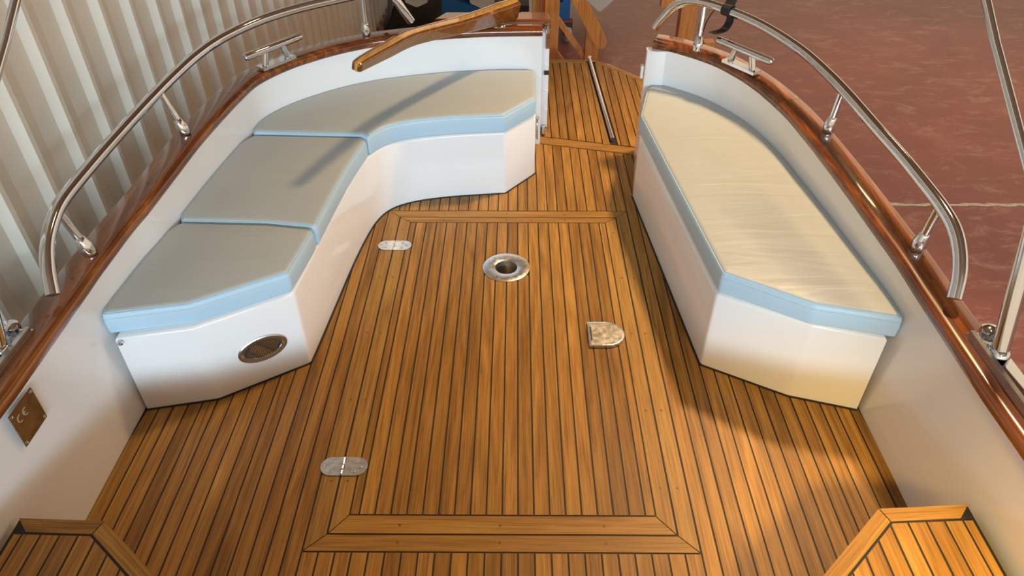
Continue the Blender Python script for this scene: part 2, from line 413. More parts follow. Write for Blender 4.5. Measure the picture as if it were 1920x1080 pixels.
struct(mesh('ceiling', *g_box((3.2, 3.0, 5.55), (11.6, 24, 0.1)), M['roof']), 'beige workshop roof above the boat')
# ------------------------------------------------------------------ boat shell (cockpit sides)
SEC = [(-0.024, -0.10), (-0.024, 0.0), (-0.012, 0.22), (0.0, ('g', 0.0)), (0.078, ('g', 0.0)), (0.082, -0.1), (0.01, -0.62), (-0.06, -0.62)]
struct(mesh('wall_cockpit_left', *sweep(LEFT_C, SEC, 1, zg), M['gelcoat'], None, True), 'glossy white inner side of the cockpit on the left')
struct(mesh('wall_cockpit_right', *sweep(RIGHT_C, SEC, -1, zg), M['gelcoat'], None, True), 'glossy white inner side of the cockpit on the right')
# bulkhead the photographer leans over, below the frame
struct(mesh('wall_bridge', *g_box((-0.04, 0.30, 0.20), (2.30, 0.10, 0.62)), M['gelcoat']), 'low white bulkhead at the forward end of the cockpit')

# ------------------------------------------------------------------ teak deck
X0 = 0.0101; PW = 0.045; GAP = 0.0050; ZT = 0.0
OUT = (-0.5724, 1.073, 0.502, 2.772); MID = (-0.517, 1.1245, 0.4505, 2.7205); INN = (-0.4685, 1.183, 0.401, 2.680)
def ysill(x): return 3.458 - 0.247 * x
deck = bpy.data.objects.new('floor', None); COL.objects.link(deck); deck.location = (-0.03, 1.9, 0); struct(deck, 'teak planked cockpit deck with black caulked seams')
b = MB()
for x0, x1, y0, y1 in ((-1.215, -0.76, 0.36, 2.5), (-0.76, MID[0] - 0.012, 0.36, 2.9), (MID[2] + 0.012, 0.70, 0.36, 3.28), (0.70, 1.135, 0.36, 1.95), (MID[0] - 0.012, MID[2] + 0.012, 0.36, MID[1] - 0.012), (MID[0] - 0.012, MID[2] + 0.012, MID[3] + 0.012, 3.33)):
    b.add(*g_box(((x0 + x1) / 2, (y0 + y1) / 2, -0.021), (x1 - x0, y1 - y0, 0.038)))
b.build('caulk_bed', M['caulk'], deck)
LEDGE = [(-1.232, 0.3), (-1.222, 1.17), (-1.194, 1.574), (-1.190, 2.4)]
REDGE = [(1.130, 0.3), (1.132, 1.225), (1.117, 1.587), (1.110, 2.0)]
def plank(poly, parent, z=ZT, mat='teak', th=0.008, name='plank'):
    return prism(name, poly, z - th, z, M[mat], parent)
for k in range(-28, 26):
    xa = X0 + k * PW + GAP / 2; xb = X0 + (k + 1) * PW - GAP / 2
    xa0, xb0 = xa, xb
    segs = []
    if xb <= OUT[0]: segs = [(0.36, 2.86 if xb > -0.76 else 2.45)]
    elif xa >= OUT[2]: segs = [(0.36, 3.4 if xa < 0.66 else 1.9)]
    else: segs = [(0.36, OUT[1] - GAP), (OUT[3] + GAP, 3.5)]
    if xb > OUT[0] > xa:
        segs = [(0.36, OUT[1] - GAP), (OUT[3] + GAP, 3.5)]
    for y0, y1 in segs:
        poly = [(xa, y0), (xb, y0), (xb, y1), (xa, y1)]
        # aft end follows the sill
        poly = clip(poly, (1.0, ysill(1.0) - 0.004), (-1.0, ysill(-1.0) - 0.004))
        if xa < -0.9:
            for a_, b_ in zip(LEDGE, LEDGE[1:]): 
                pass
            poly = clip(poly, (LEDGE[2][0] + (-1.25 - 0) * 0, LEDGE[2][1]), LEDGE[1]) if xa < -1.1 else poly
        if xb > 1.05: poly = clip(poly, REDGE[1], REDGE[2])
        if len(poly) < 3 or abs(area2(poly)) < 2e-4: continue
        # under the bench the rear planks stop short of the hull
        if y1 > 3.0 and xb < 0.0: poly = clip(poly, (1, 3.2), (-1, 3.2))
        if len(poly) > 2: plank(poly, deck)
# filler plank between the outer grid and the frame edges (left and right)
kL = math.floor((OUT[0] - X0) / PW); xl = X0 + kL * PW
if OUT[0] - xl > 0.012: plank([(xl + GAP / 2, OUT[1] - GAP), (OUT[0] - GAP / 2, OUT[1] - GAP), (OUT[0] - GAP / 2, OUT[3] + GAP), (xl + GAP / 2, OUT[3] + GAP)], deck)
kR = math.ceil((OUT[2] - X0) / PW); xr = X0 + kR * PW
if xr - OUT[2] > 0.012: plank([(OUT[2] + GAP / 2, OUT[1] - GAP), (xr - GAP / 2, OUT[1] - GAP), (xr - GAP / 2, OUT[3] + GAP), (OUT[2] + GAP / 2, OUT[3] + GAP)], deck)
def mitred(o, i, parent, g, z=0.0):
    (x0, y0, x1, y1), (a0, b0, a1, b1) = o, i; h = g / 2
    plank([(x0 + h, y0), (x1 - h, y0), (a1 - h, b0), (a0 + h, b0)], parent, z, 'teak_across', name='frame_board')
    plank([(x0 + h, y1), (a0 + h, b1), (a1 - h, b1), (x1 - h, y1)], parent, z, 'teak_across', name='frame_board')
    plank([(x0, y0 + h), (a0, b0 + h), (a0, b1 - h), (x0, y1 - h)], parent, z, 'teak_frame', name='frame_board')
    plank([(x1, y0 + h), (x1, y1 - h), (a1, b1 - h), (a1, b0 + h)], parent, z, 'teak_frame', name='frame_board')
mitred(OUT, (MID[0] - 0.003, MID[1] - 0.003, MID[2] + 0.003, MID[3] + 0.003), deck, 0.004)
def bungs(parent, pts, z):
    for x, y in pts: lathe('bung', (x, y, z - 0.001), (0, 0, 1), [(0, 0.0042), (0.0012, 0.0042)], M['bung'], parent, 10)
bungs(deck, [(-0.541, y) for y in (1.30, 1.62, 1.95, 2.28, 2.62)] + [(0.476, y) for y in (1.28, 1.58, 1.95, 2.28, 2.6)] + [(x, 1.099) for x in (-0.32, -0.04, 0.25)] + [(x, 2.746) for x in (-0.32, -0.04, 0.22)], 0.0)
# sill across the gangway
def arc_strip(f0, f1, xa, xb, nseg=8):
    lo = [(xa + (xb - xa) * i / nseg, f0(xa + (xb - xa) * i / nseg)) for i in range(nseg + 1)]
    hi = [(xa + (xb - xa) * i / nseg, f1(xa + (xb - xa) * i / nseg)) for i in range(nseg + 1)]
    return lo + hi[::-1]
plank(arc_strip(lambda x: ysill(x) + 0.002, lambda x: ysill(x) + 0.074, 0.128, 0.632), deck, 0.003, 'teak_across', 0.03, 'sill_board')

# ------------------------------------------------------------------ hatch lid set in the deck
hatch = root('deck_hatch', (-0.033, 1.92, 0), 'large rectangular teak hatch lid with mitred border in the middle of the deck', 'hatch')
CUP = (-0.037, 2.345)
b = MB(); e0, e1, e2, e3 = MID[0] - 0.0115, MID[1] - 0.0115, MID[2] + 0.0115, MID[3] + 0.0115
for x0, x1, y0, y1 in ((e0, CUP[0] - 0.056, e1, e3), (CUP[0] + 0.056, e2, e1, e3), (CUP[0] - 0.056, CUP[0] + 0.056, e1, CUP[1] - 0.056), (CUP[0] - 0.056, CUP[0] + 0.056, CUP[1] + 0.056, e3)):
    b.add(*g_box(((x0 + x1) / 2, (y0 + y1) / 2, -0.021), (x1 - x0, y1 - y0, 0.038)))
b.build('caulk_bed', M['caulk'], hatch)
mitred((MID[0] + 0.003, MID[1] + 0.003, MID[2] - 0.003, MID[3] - 0.003), INN, hatch, 0.004)
seams = [INN[0] + 0.0022] + [X0 + k * PW for k in range(-10, 9)] + [INN[2] - 0.0022]
for xa, xb in zip(seams, seams[1:]):
    xa += GAP / 2; xb -= GAP / 2
    if xb > CUP[0] - 0.056 and xa < CUP[0] + 0.056: segs = [(INN[1] + GAP, CUP[1] - 0.048), (CUP[1] + 0.048, INN[3] - GAP)]
    else: segs = [(INN[1] + GAP, INN[3] - GAP)]
    for y0, y1 in segs: plank([(xa, y0), (xb, y0), (xb, y1), (xa, y1)], hatch)
bungs(hatch, [(-0.493, y) for y in (1.30, 1.62, 1.95, 2.28, 2.62)] + [(0.426, y) for y in (1.28, 1.58, 1.95, 2.28, 2.6)] + [(x, 1.153) for x in (-0.32, -0.04, 0.25)] + [(x, 2.7) for x in (-0.32, -0.04, 0.22)], 0.0)
# table socket
ring = []
for rr, z in ((0.0955, 0.0003), (0.0955, 0.0035), (0.0925, 0.0052), (0.049, 0.0052), (0.0455, 0.003)): ring.append((rr, z))
v = []; f = []; nn = 48
for rr, z in ring:
    for k in range(nn): v.append((CUP[0] + rr * math.cos(2 * math.pi * k / nn), CUP[1] + rr * math.sin(2 * math.pi * k / nn), z))
for i in range(len(ring) - 1):
    for k in range(nn): f.append((i * nn + k, i * nn + (k + 1) % nn, (i + 1) * nn + (k + 1) % nn, (i + 1) * nn + k))
sock = mesh('table_socket', v, f, M['steel_worn'], hatch, True)
v = []; f = []; cp = [(0.0455, 0.003), (0.044, -0.002), (0.043, -0.06), (0.036, -0.066), (0.002, -0.066)]
for rr, z in cp:
    for k in range(nn): v.append((CUP[0] + rr * math.cos(2 * math.pi * k / nn), CUP[1] + rr * math.sin(2 * math.pi * k / nn), z))
for i in range(len(cp) - 1):
    for k in range(nn): f.append((i * nn + k, i * nn + (k + 1) % nn, (i + 1) * nn + (k + 1) % nn, (i + 1) * nn + k))
f.append(tuple(range(4 * nn, 5 * nn)))
mesh('socket_cup', v, f, M['cup_metal'], sock, True)
def screw(c, axis, r, parent):
    o = lathe('screw', c, axis, [(0, r), (0.0008, r), (0.0012, r * 0.72), (0.0002, r * 0.55), (0.0001, r * 0.2)], M['steel_satin'], parent, 12)
    return o
for a in (50, 130, 232, 310):
    screw((CUP[0] + 0.077 * math.cos(math.radians(a)), CUP[1] + 0.077 * math.sin(math.radians(a)), 0.0050), (0, 0, 1), 0.0055, sock)
# hinges
def hinge(cy):
    x0, x1, xm, r = -0.583, -0.441, -0.5155, 0.0335
    def leaf(sgn):
        xe = x0 if sgn < 0 else x1; cx = xe - sgn * r; pts = []
        for k in range(13):
            a = math.radians(90 + 180 * k / 12) if sgn < 0 else math.radians(-90 + 180 * k / 12)
            pts.append((cx + r * 1.0 * math.cos(a), cy + r * math.sin(a)))
        st = [(-r, 0.002), (-r * 0.35, 0.002), (-r * 0.35, -0.007), (r * 0.2, -0.007), (r * 0.2, 0.002), (r * 0.62, 0.002), (r * 0.62, -0.007), (r, -0.007)]
        if sgn < 0: pts += [(xm - 0.0035 + (0.007 if d < 0 else 0.0), cy + yy) for yy, d in st]
        else: pts += [(xm + 0.0035 - (0.0 if d < 0 else 0.007) + 0.002, cy + yy) for yy, d in st[::-1]]
        return pts
    mb = MB()
    for s in (-1, 1):
        p = leaf(s)
        if area2(p) < 0: p = p[::-1]
        mb.add(*g_prism(p, 0.0004, 0.0042))
    for yy in (-0.022, -0.003, 0.0135, 0.026):
        mb.add(*g_tube([(xm, cy + yy - 0.006, 0.0035), (xm, cy + yy + 0.006, 0.0035)], 0.0032, 8))
    h = mb.build('hinge', M['steel_worn'], hatch)
    for dx, dy in ((-0.052, 0.0), (-0.034, 0.017), (-0.036, -0.017), (0.052, 0.0), (0.036, 0.017), (0.034, -0.017)):
        screw((xm + dx, cy + dy, 0.0040), (0, 0, 1), 0.0062, h)
hinge(2.496); hinge(1.350)
# flush lift ring with D-shaped lid
dp = [(0.266, 1.872), (0.332, 1.872)] + [(0.332 + 0.066 * math.cos(math.radians(a)), 1.9375 + 0.0655 * math.sin(math.radians(a))) for a in range(-80, 81, 10)] + [(0.332, 2.003), (0.266, 2.003)]
lt = layers('lift_latch', dp, [(0, 0.0003), (0, 0.010), (0.003, 0.0125), (0.006, 0.0128), (0.0065, 0.0112)], M['steel_worn'], hatch)
tube('latch_pin', [(0.268, 1.90, 0.0125), (0.268, 1.975, 0.0125)], 0.0035, M['steel'], lt, 8)
mesh('latch_slot', *g_box((0.2755, 1.937, 0.0116), (0.005, 0.07, 0.0012)), M['dark_metal'], lt)

# ------------------------------------------------------------------ lockers
lin_l = inset_path(LEFT_C, 0.030, 1); lin_r = inset_path(RIGHT_C, 0.030, -1)
front = [(-0.979, 1.622), (-0.712, 1.793)]
curve = [tuple(p[:2]) for p in catmull([(-0.712, 1.793, 0), (-0.699, 1.95, 0), (-0.686, 2.12, 0), (-0.668, 2.35, 0), (-0.645, 2.55, 0), (-0.617, 2.69, 0), (-0.566, 2.788, 0), (-0.466, 2.853, 0), (-0.295, 2.898, 0), (-0.05, 2.929, 0)], 4)][1:]
back = [p for p in lin_l if p[1] > 1.60 and p[0] < 0.085][::-1]
LL = [(-1.196, 1.576), (-0.979, 1.622), (-0.712, 1.793)] + curve + [(0.092, 3.113), (0.096, 3.412)] + back
LLf = fillet(LL, [0.0, 0.05, 0.022] + [0] * (len(curve) - 1) + [0.012, 0.012, 0] + [0] * len(back), 4)
ll = root('locker_bench', (-0.8, 2.4, 0), 'white moulded L-shaped seat locker curving round the left and rear of the cockpit', 'bench')
layers('body', LLf, [(0, 0.0), (0, 0.304), (0.004, 0.311), (0.012, 0.314)], M['gelcoat'], ll)
def bead(path, parent):
    lo = path; mb = MB()
    for a_, b_ in zip(path, path[1:]): mb.add(*g_bar((a_[0], a_[1], 0.001), (b_[0], b_[1], 0.001), 0.014, 0.003))
    return mb.build('sealant_bead', M['caulk'], parent)
bead([p for p in LLf if not (p[1] > 3.3 or p in back)][:-1], ll)
# vent grille
vc = Vector((-0.829, 1.718, 0.140)); vd = Vector((0.842, 0.539, 0)); vn = Vector((0.539, -0.842, 0)); vu = Vector((0, 0, 1))
def ell(a, bb, off, n=32): return [vc + vd * a * math.cos(2 * math.pi * k / n) + vu * bb * math.sin(2 * math.pi * k / n) + vn * off for k in range(n)]
rings = [ell(0.081, 0.051, 0.0003), ell(0.081, 0.051, 0.004), ell(0.077, 0.047, 0.0065), ell(0.062, 0.036, 0.005), ell(0.060, 0.034, 0.0018)]
v = [p for r_ in rings for p in r_]; f = [(i * 32 + k, i * 32 + (k + 1) % 32, (i + 1) * 32 + (k + 1) % 32, (i + 1) * 32 + k) for i in range(4) for k in range(32)] + [tuple(range(128, 160))]
vent = mesh('vent_grille', v, f, M['steel_satin'], ll, True)
mesh('vent_recess', [p for p in ell(0.0605, 0.0345, 0.0022)], [tuple(range(32))], M['dark_metal'], vent)
sd = (vd * 0.55 + vu * 0.83).normalized()
for i in range(11):
    u = -0.046 + 0.0092 * i; c0 = vc + vd * u + vn * 0.0035
    # trim to the ellipse
    lo = hi = 0.0
    for t in range(60):
        p = vd * u + sd * (t * 0.001); 
        if (p.dot(vd) / 0.058) ** 2 + (p.z / 0.032) ** 2 < 1: hi = t * 0.001
        p = vd * u - sd * (t * 0.001)
        if (p.dot(vd) / 0.058) ** 2 + (p.z / 0.032) ** 2 < 1: lo = t * 0.001
    if hi + lo > 0.01: mesh('slat', *g_bar(c0 - sd * lo, c0 + sd * hi, 0.0040, 0.005, vn), M['steel'], vent)
for s in (-1, 1): screw(vc + vd * s * 0.068 + vu * (-0.002) + vn * 0.0058, vn, 0.006, vent)
lathe('snap_stud', (-1.180, 1.571, 0.300), (0.2, -0.97, 0), [(0, 0.008), (0.006, 0.008), (0.009, 0.005)], M['steel'], ll, 12)
# right locker
backr = [p for p in lin_r if p[1] > 1.62 and p[0] > 0.67]
RL = [(0.645, 1.793), (0.905, 1.648), (1.112, 1.588)] + backr + [(0.628, 3.268), (0.600, 3.262), (0.548, 2.905)]
RLf = fillet(RL, [0.018, 0.05, 0.0] + [0] * len(backr) + [0, 0.015, 0.02], 4)
rl = root('locker_bench', (0.85, 2.4, 0), 'white moulded straight seat locker along the right side of the cockpit', 'bench')
layers('body', RLf, [(0, 0.0), (0, 0.304), (0.004, 0.311), (0.012, 0.314)], M['gelcoat'], rl)
bead([(0.548, 2.905), (0.645, 1.793), (0.905, 1.648), (1.112, 1.588)], rl)
lathe('drain_eye', (0.556, 2.955, 0.285), (-1, 0.1, 0), [(0, 0.009), (0.003, 0.009), (0.0035, 0.006)], M['steel_satin'], rl, 12)
# end post of the cockpit side at the gangway
post = fillet([(0.604, 3.280), (0.655, 3.262), (0.690, 3.262), (0.640, 3.318), (0.606, 3.330)], [0.012, 0, 0, 0.01, 0.012], 4)

# ------------------------------------------------------------------ cushions
def cushion(poly, zb, h, mat, label, loc, group='vinyl seat cushions'):
    if area2(poly) < 0: poly = poly[::-1]
    r = root('seat_cushion', loc, label, 'cushion', group)
    layers('pad', poly, [(0.006, zb), (0.0, zb + 0.006), (-0.002, zb + h * 0.5), (0.0, zb + h - 0.016), (0.003, zb + h - 0.008), (0.009, zb + h - 0.002), (0.016, zb + h - 0.0005)], M['vinyl_side'], r)
    layers('top_panel', poly, [(0.011, zb + h - 0.006), (0.0085, zb + h - 0.0012), (0.011, zb + h + 0.0006), (0.018, zb + h + 0.0018)], mat, r, 0.035, 0.0045)
    p1 = offset(poly, 0.0045); loop = [(x, y, zb + h - 0.0055) for x, y in p1]; loop.append(loop[0])
    tube('piping', loop, 0.0024, M['vinyl_side'], r, 6)
    p2 = offset(poly, 0.0); loop = [(x, y, zb + h - 0.020) for x, y in p2]; loop.append(loop[0])
    tube('lower_seam', loop, 0.0013, M['thread'], r, 5)
    # stitches along the top edge
    p3 = offset(poly, 0.0175); mb = MB(); acc = 0.0
    for a_, b_ in zip(p3, p3[1:] + p3[:1]):
        A = Vector((a_[0], a_[1], zb + h + 0.0014)); B = Vector((b_[0], b_[1], zb + h + 0.0014)); L_ = (B - A).length
        if L_ < 1e-6: continue
        d = (B - A) / L_; t = acc
        while t < L_:
            mb.add(*g_bar(A + d * t, A + d * min(t + 0.006, L_ + 0.002), 0.0016, 0.0014)); t += 0.010
        acc = t - L_
    s = mb.build('stitching', M['thread'], r); s['kind'] = 'stuff'
    return r
ZB = 0.315
def seg(C, a, b): return [p for p in C if a < p[1] < b]
lin_c = inset_path(LEFT_C, 0.008, 1); lin_cr = inset_path(RIGHT_C, 0.010, -1)
near = [(-1.219, 1.590), (-0.977, 1.640), (-0.717, 1.797), (-0.702, 1.92), (-0.689, 2.043), (-0.86, 2.070), (-1.165, 2.082)] + seg(lin_c, 1.64, 2.04)[::-1]
near = fillet(near, [0.012, 0.06, 0.02, 0, 0.02, 0, 0.025] + [0] * 60, 5)
cushion(near, ZB, 0.078, M['vinyl_left'], 'light grey-blue vinyl cushion at the near end of the L-shaped bench, above the oval vent', (-0.95, 1.85, ZB))
midc = [(-0.686, 2.055), (-0.672, 2.25), (-0.655, 2.45), (-0.634, 2.60), (-0.618, 2.695), (-0.640, 2.722), (-1.095, 2.742)] + seg(lin_c, 2.12, 2.70)[::-1] + [(-1.165, 2.092), (-0.86, 2.082)]
midc = fillet(midc, [0.02, 0, 0, 0, 0.01, 0.01, 0.02] + [0] * len(seg(lin_c, 2.12, 2.70)) + [0.02, 0], 5)
cushion(midc, ZB, 0.078, M['vinyl_left'], 'grey-blue vinyl cushion in the middle of the left bench, under the tip of the tiller', (-0.9, 2.4, ZB))
fr = [tuple(p[:2]) for p in catmull([(-0.612, 2.712, 0), (-0.559, 2.797, 0), (-0.459, 2.858, 0), (-0.283, 2.898, 0), (-0.052, 2.921, 0)], 5)]
bk = [p for p in lin_c if p[1] > 2.84 and p[0] < 0.03]
rear = fr + [(0.090, 3.104), (0.094, 3.428)] + bk[::-1] + [(-1.108, 2.752), (-0.645, 2.733)]
rear = fillet(rear, [0.01] + [0] * (len(fr) - 2) + [0.02, 0.025, 0.04] + [0] * len(bk) + [0.03, 0], 5)
cushion(rear, ZB, 0.086, M['vinyl_left'], 'large light grey-blue vinyl cushion across the rear of the L-shaped bench, under the tiller', (-0.4, 3.1, ZB))
bkr = [p for p in lin_cr if p[1] > 1.66 and p[0] > 0.70]
rightc = [(0.652, 1.802), (0.893, 1.648), (1.136, 1.586)] + bkr + [(0.640, 3.270), (0.612, 3.215), (0.545, 2.935)]
rightc = fillet(rightc, [0.02, 0.06, 0.012] + [0] * len(bkr) + [0.03, 0.03, 0.03], 5)
cushion(rightc, ZB, 0.080, M['vinyl_right'], 'long creased grey-blue vinyl cushion on the straight bench at the right', (0.85, 2.4, ZB))

# ------------------------------------------------------------------ gunwale caps
CAP = [(0.0, ('g', 0.0)), (-0.008, ('g', 0.010)), (-0.0085, ('g', 0.022)), (-0.004, ('g', 0.033)), (0.006, ('g', 0.039)), (0.016, ('g', 0.041)), (0.086, ('g', 0.041)), (0.094, ('g', 0.037)), (0.098, ('g', 0.028)), (0.098, ('g', 0.0))]
def gunwale(C, sign, label, cuts):
    r = root('gunwale_cap', (C[20].x, C[20].y, zg(C[20])), label, 'gunwale', 'gunwale caps')
    lo = 0
    idx = [min(range(len(C)), key=lambda i: abs((C[i].x - c[0]) + 0) + abs(C[i].y - c[1])) for c in cuts] + [len(C) - 1]
    for hi in idx:
        P = [p.copy() for p in C[lo:hi + 1]]
        if hi != len(C) - 1: P[-1] = P[-1] + (P[-2] - P[-1]).normalized() * 0.0018
        turned = abs(P[-1].x - P[0].x) > abs(P[-1].y - P[0].y)
        mesh('cap_board', *sweep(P, CAP, sign, zg), M['mahogany_across' if turned else 'mahogany'], r, True); lo = hi
    return r
gl = gunwale(LEFT_C, 1, 'varnished mahogany gunwale cap along the left side, beside the ribbed wall', [(-1.229, 1.0), (-1.13, 2.74)])
gr = gunwale(RIGHT_C, -1, 'varnished mahogany gunwale cap along the right side, beside the red floor', [(1.147, 1.0), (1.05, 2.70)])
for x, y in ((1.178, 1.52), (1.19, 1.62), (1.175, 1.92), (1.158, 2.14), (1.14, 2.3), (1.185, 1.30)):
    lathe('bung', (x, y, interp(y, SHEER) + 0.0405), (0, 0, 1), [(0, 0.0055), (0.0012, 0.0055)], M['bung'], gr, 10)
for x, y in ((-1.262, 1.46), (-1.27, 1.62), (-1.235, 2.1)):
    lathe('bung', (x, y, interp(y, SHEER) + 0.0405), (0, 0, 1), [(0, 0.0055), (0.0012, 0.0055)], M['bung'], gl, 10)

# ------------------------------------------------------------------ guard rails
RR = [(1.186, 1.506, .535), (1.201, 1.548, .585), (1.212, 1.604, .625), (1.216, 1.668, .655), (1.214, 1.751, .672), (1.209, 1.853, .682), (1.199, 2.011, .695), (1.182, 2.183, .708), (1.166, 2.404, .722), (1.146, 2.574, .732), (1.109, 2.753, .745), (1.043, 2.934, .758), (.967, 3.072, .768), (.868, 3.189, .777), (.801, 3.238, .782), (.752, 3.268, .775), (.703, 3.293, .745), (.674, 3.33, .69), (.645, 3.358, .63)]
RLf_ = [(-1.256, 1.508, .535), (-1.275, 1.558, .585), (-1.292, 1.619, .625), (-1.302, 1.694, .655), (-1.306, 1.765, .672), (-1.305, 1.894, .682), (-1.294, 2.049, .697), (-1.278, 2.277, .714), (-1.26, 2.509, .727), (-1.234, 2.716, .737), (-1.185, 2.891, .745), (-1.087, 3.057, .756), (-.965, 3.181, .765), (-.814, 3.278, .775), (-.68, 3.345, .783), (-.60, 3.385, .768), (-.555, 3.408, .735), (-.525, 3.42, .685), (-.497, 3.44, .63)]
def rail(P, posts, label, loc):
    r = root('guard_rail', loc, label, 'rail', 'guard rails')
    C = catmull(P, 5); tube('rail_tube', C, 0.0195, M['steel'], r, 16)
    for (bx, by), (tx, ty, tz) in posts:
        zb = interp(by, SHEER) + 0.041
        B = Vector((bx, by, zb)); T = Vector((tx, ty, tz)); d = (T - B).normalized()
        st = tube('stanchion', [B + d * 0.03, T], 0.0125, M['steel'], r, 14)
        lathe('socket', B - d * 0.002, d, [(0, 0.0175), (0.004, 0.0195), (0.018, 0.0215), (0.036, 0.0215), (0.052, 0.0165), (0.062, 0.0145), (0.064, 0.0128)], M['steel'], st, 20)
    return r
rail(RR, [((0.808, 3.180), (0.822, 3.224, 0.776)), ((1.152, 2.444), (1.162, 2.444, 0.720)), ((1.198, 1.758), (1.213, 1.758, 0.668))], 'polished steel guard rail on three stanchions above the right gunwale', (1.15, 2.4, 0.55))
rail(RLf_, [((-0.697, 3.345), (-0.69, 3.342, 0.778)), ((-1.216, 2.419), (-1.262, 2.419, 0.720)), ((-1.262, 1.728), (-1.302, 1.728, 0.662))], 'polished steel guard rail on three stanchions above the left gunwale', (-1.22, 2.4, 0.55))

# ------------------------------------------------------------------ mooring cleats
def cleat(c, dirv, zb, label):
    d = Vector((dirv[0], dirv[1], 0)).normalized(); s = Vector((-d.y, d.x, 0)); c = Vector((c[0], c[1], zb))
    r = root('mooring_cleat', c, label, 'cleat', 'mooring cleats')
    mesh('base_plate', *g_box(c + Vector((0, 0, 0.006)), (0.180, 0.048, 0.012), d, s), M['steel'], r)
    for k in (-1, 1): tube('leg', [c + d * k * 0.062 + Vector((0, 0, 0.010)), c + d * k * 0.045 + Vector((0, 0, 0.070))], 0.0135, M['steel'], r, 12)
    A = c - d * 0.155 + Vector((0, 0, 0.074)); B = c + d * 0.155 + Vector((0, 0, 0.074))
    tube('horn', [A, A + d * 0.004, A + d * 0.02, B - d * 0.02, B - d * 0.004, B], [0.009, 0.0135, 0.016, 0.016, 0.0135, 0.009], M['steel'], r, 14)
cleat((0.962, 3.000), (0.55, -0.84), 0.583, 'polished steel mooring cleat on the right gunwale')
cleat((-1.035, 3.035), (0.55, 0.80), 0.583, 'polished steel mooring cleat on the left gunwale near the ribbed wall')

# ------------------------------------------------------------------ canopy arch legs on the gunwales
def arch(sx, xb, label, group):
    zc = interp(1.3, SHEER) + 0.041
    r = root('canopy_leg', (xb, 1.31, zc), label, 'canopy frame', group)
    pl = layers('base_plate', [(xb - 0.034, 0.62), (xb + 0.034, 0.62), (xb + 0.034, 1.405), (xb - 0.034, 1.405)], [(0, zc), (0, zc + 0.008), (0.003, zc + 0.010)], M['steel'], r)
    mesh('track', *g_box((xb - sx * 0.027, 1.01, zc + 0.017), (0.012, 0.77, 0.016)), M['steel_satin'], pl)
    lathe('pivot_knob', (xb + sx * 0.012, 1.385, zc + 0.012), (0, 0, 1), [(0, 0.022), (0.010, 0.026), (0.026, 0.024), (0.034, 0.012)], M['steel'], r, 18)
    a = Vector((xb + sx * 0.006, 1.318, zc + 0.008)); dv = Vector((sx * 0.03, 0.36, 1.0)); b_ = a + dv * 1.45
    tube('main_leg', [a, a + dv * 0.01, b_], 0.0205, M['steel'], r, 16)
    lathe('foot_collar', a, dv, [(0, 0.026), (0.012, 0.026), (0.018, 0.0215)], M['steel'], r, 18)
    h = a + dv * 0.36
    tube('strut', [Vector((h.x, h.y, h.z)), Vector((h.x - sx * 0.022, h.y + 0.36, h.z + 0.255)), Vector((h.x - sx * 0.035, h.y + 1.35, h.z + 0.955))], 0.0118, M['steel'], r, 12)
arch(1, 1.214, 'steel canopy leg with slanting strut standing on the right gunwale', 'canopy frame legs')
arch(-1, -1.300, 'steel canopy leg with slanting strut standing on the left gunwale', 'canopy frame legs')

# ------------------------------------------------------------------ tiller
TP = catmull([(-0.566, 2.462, .793), (-0.550, 2.52, .789), (-0.500, 2.68, .770), (-0.433, 2.87, .750), (-0.354, 3.03, .722), (-0.254, 3.20, .692), (-0.155, 3.36, .668), (-0.074, 3.47, .658), (-0.010, 3.555, .655)], 5)
til = root('tiller', (-0.083, 3.46, 0.6), 'laminated varnished wooden tiller with a pale centre strip reaching over the rear bench', 'tiller')
def lam(off0, off1, mat, name):
    v = []; f = []; N = len(TP)
    for i, p in enumerate(TP):
        t = (TP[min(i + 1, N - 1)] - TP[max(i - 1, 0)]).normalized(); s0 = Vector((t.y, -t.x, 0)).normalized(); u0 = s0.cross(t).normalized(); s = s0 * 0.97 - u0 * 0.24; u = u0 * 0.97 + s0 * 0.24
        k = i / (N - 1); hh = interp(k, [(0, .012), (.04, .018), (.3, .026), (.6, .030), (.82, .044), (1, .046)]); wd = interp(k, [(0, .012), (.04, .019), (.4, .028), (1, .034)])
        for a_, c_ in ((off0, -1), (off1, -1), (off1, 1), (off0, 1)):
            edge = abs(a_) > 0.9; e = 0.80 if edge else 1.0
            if edge: v.append(p + s * wd * a_ + u * hh * c_ * e)
            else: v.append(p + s * wd * a_ + u * hh * c_)
    m = 4
    for i in range(N - 1):
        for k in range(m): f.append((i * m + k, i * m + (k + 1) % m, (i + 1) * m + (k + 1) % m, (i + 1) * m + k))
    f += [(3, 2, 1, 0), tuple(range((N - 1) * m, N * m))]
    o = mesh(name, v, f, M[mat], til, True)
    bv = o.modifiers.new('soft_edges', 'BEVEL'); bv.width = 0.0035; bv.segments = 2; bv.limit_method = 'ANGLE'; bv.angle_limit = math.radians(35)
lam(-1.0, -0.45, 'tiller_dark', 'lamination'); lam(-0.45, 0.50, 'tiller_light', 'lamination'); lam(0.50, 1.0, 'tiller_dark', 'lamination')
lathe('pivot_base', (-0.083, 3.475, 0.597), (0, 0, 1), [(0, 0.036), (0.006, 0.036), (0.014, 0.026), (0.022, 0.019), (0.04, 0.017)], M['steel'], til, 20)
mesh('clamp_bolt', *g_bar((-0.10, 3.452, 0.706), (-0.045, 3.512, 0.703), 0.006, 0.006), M['steel'], til)

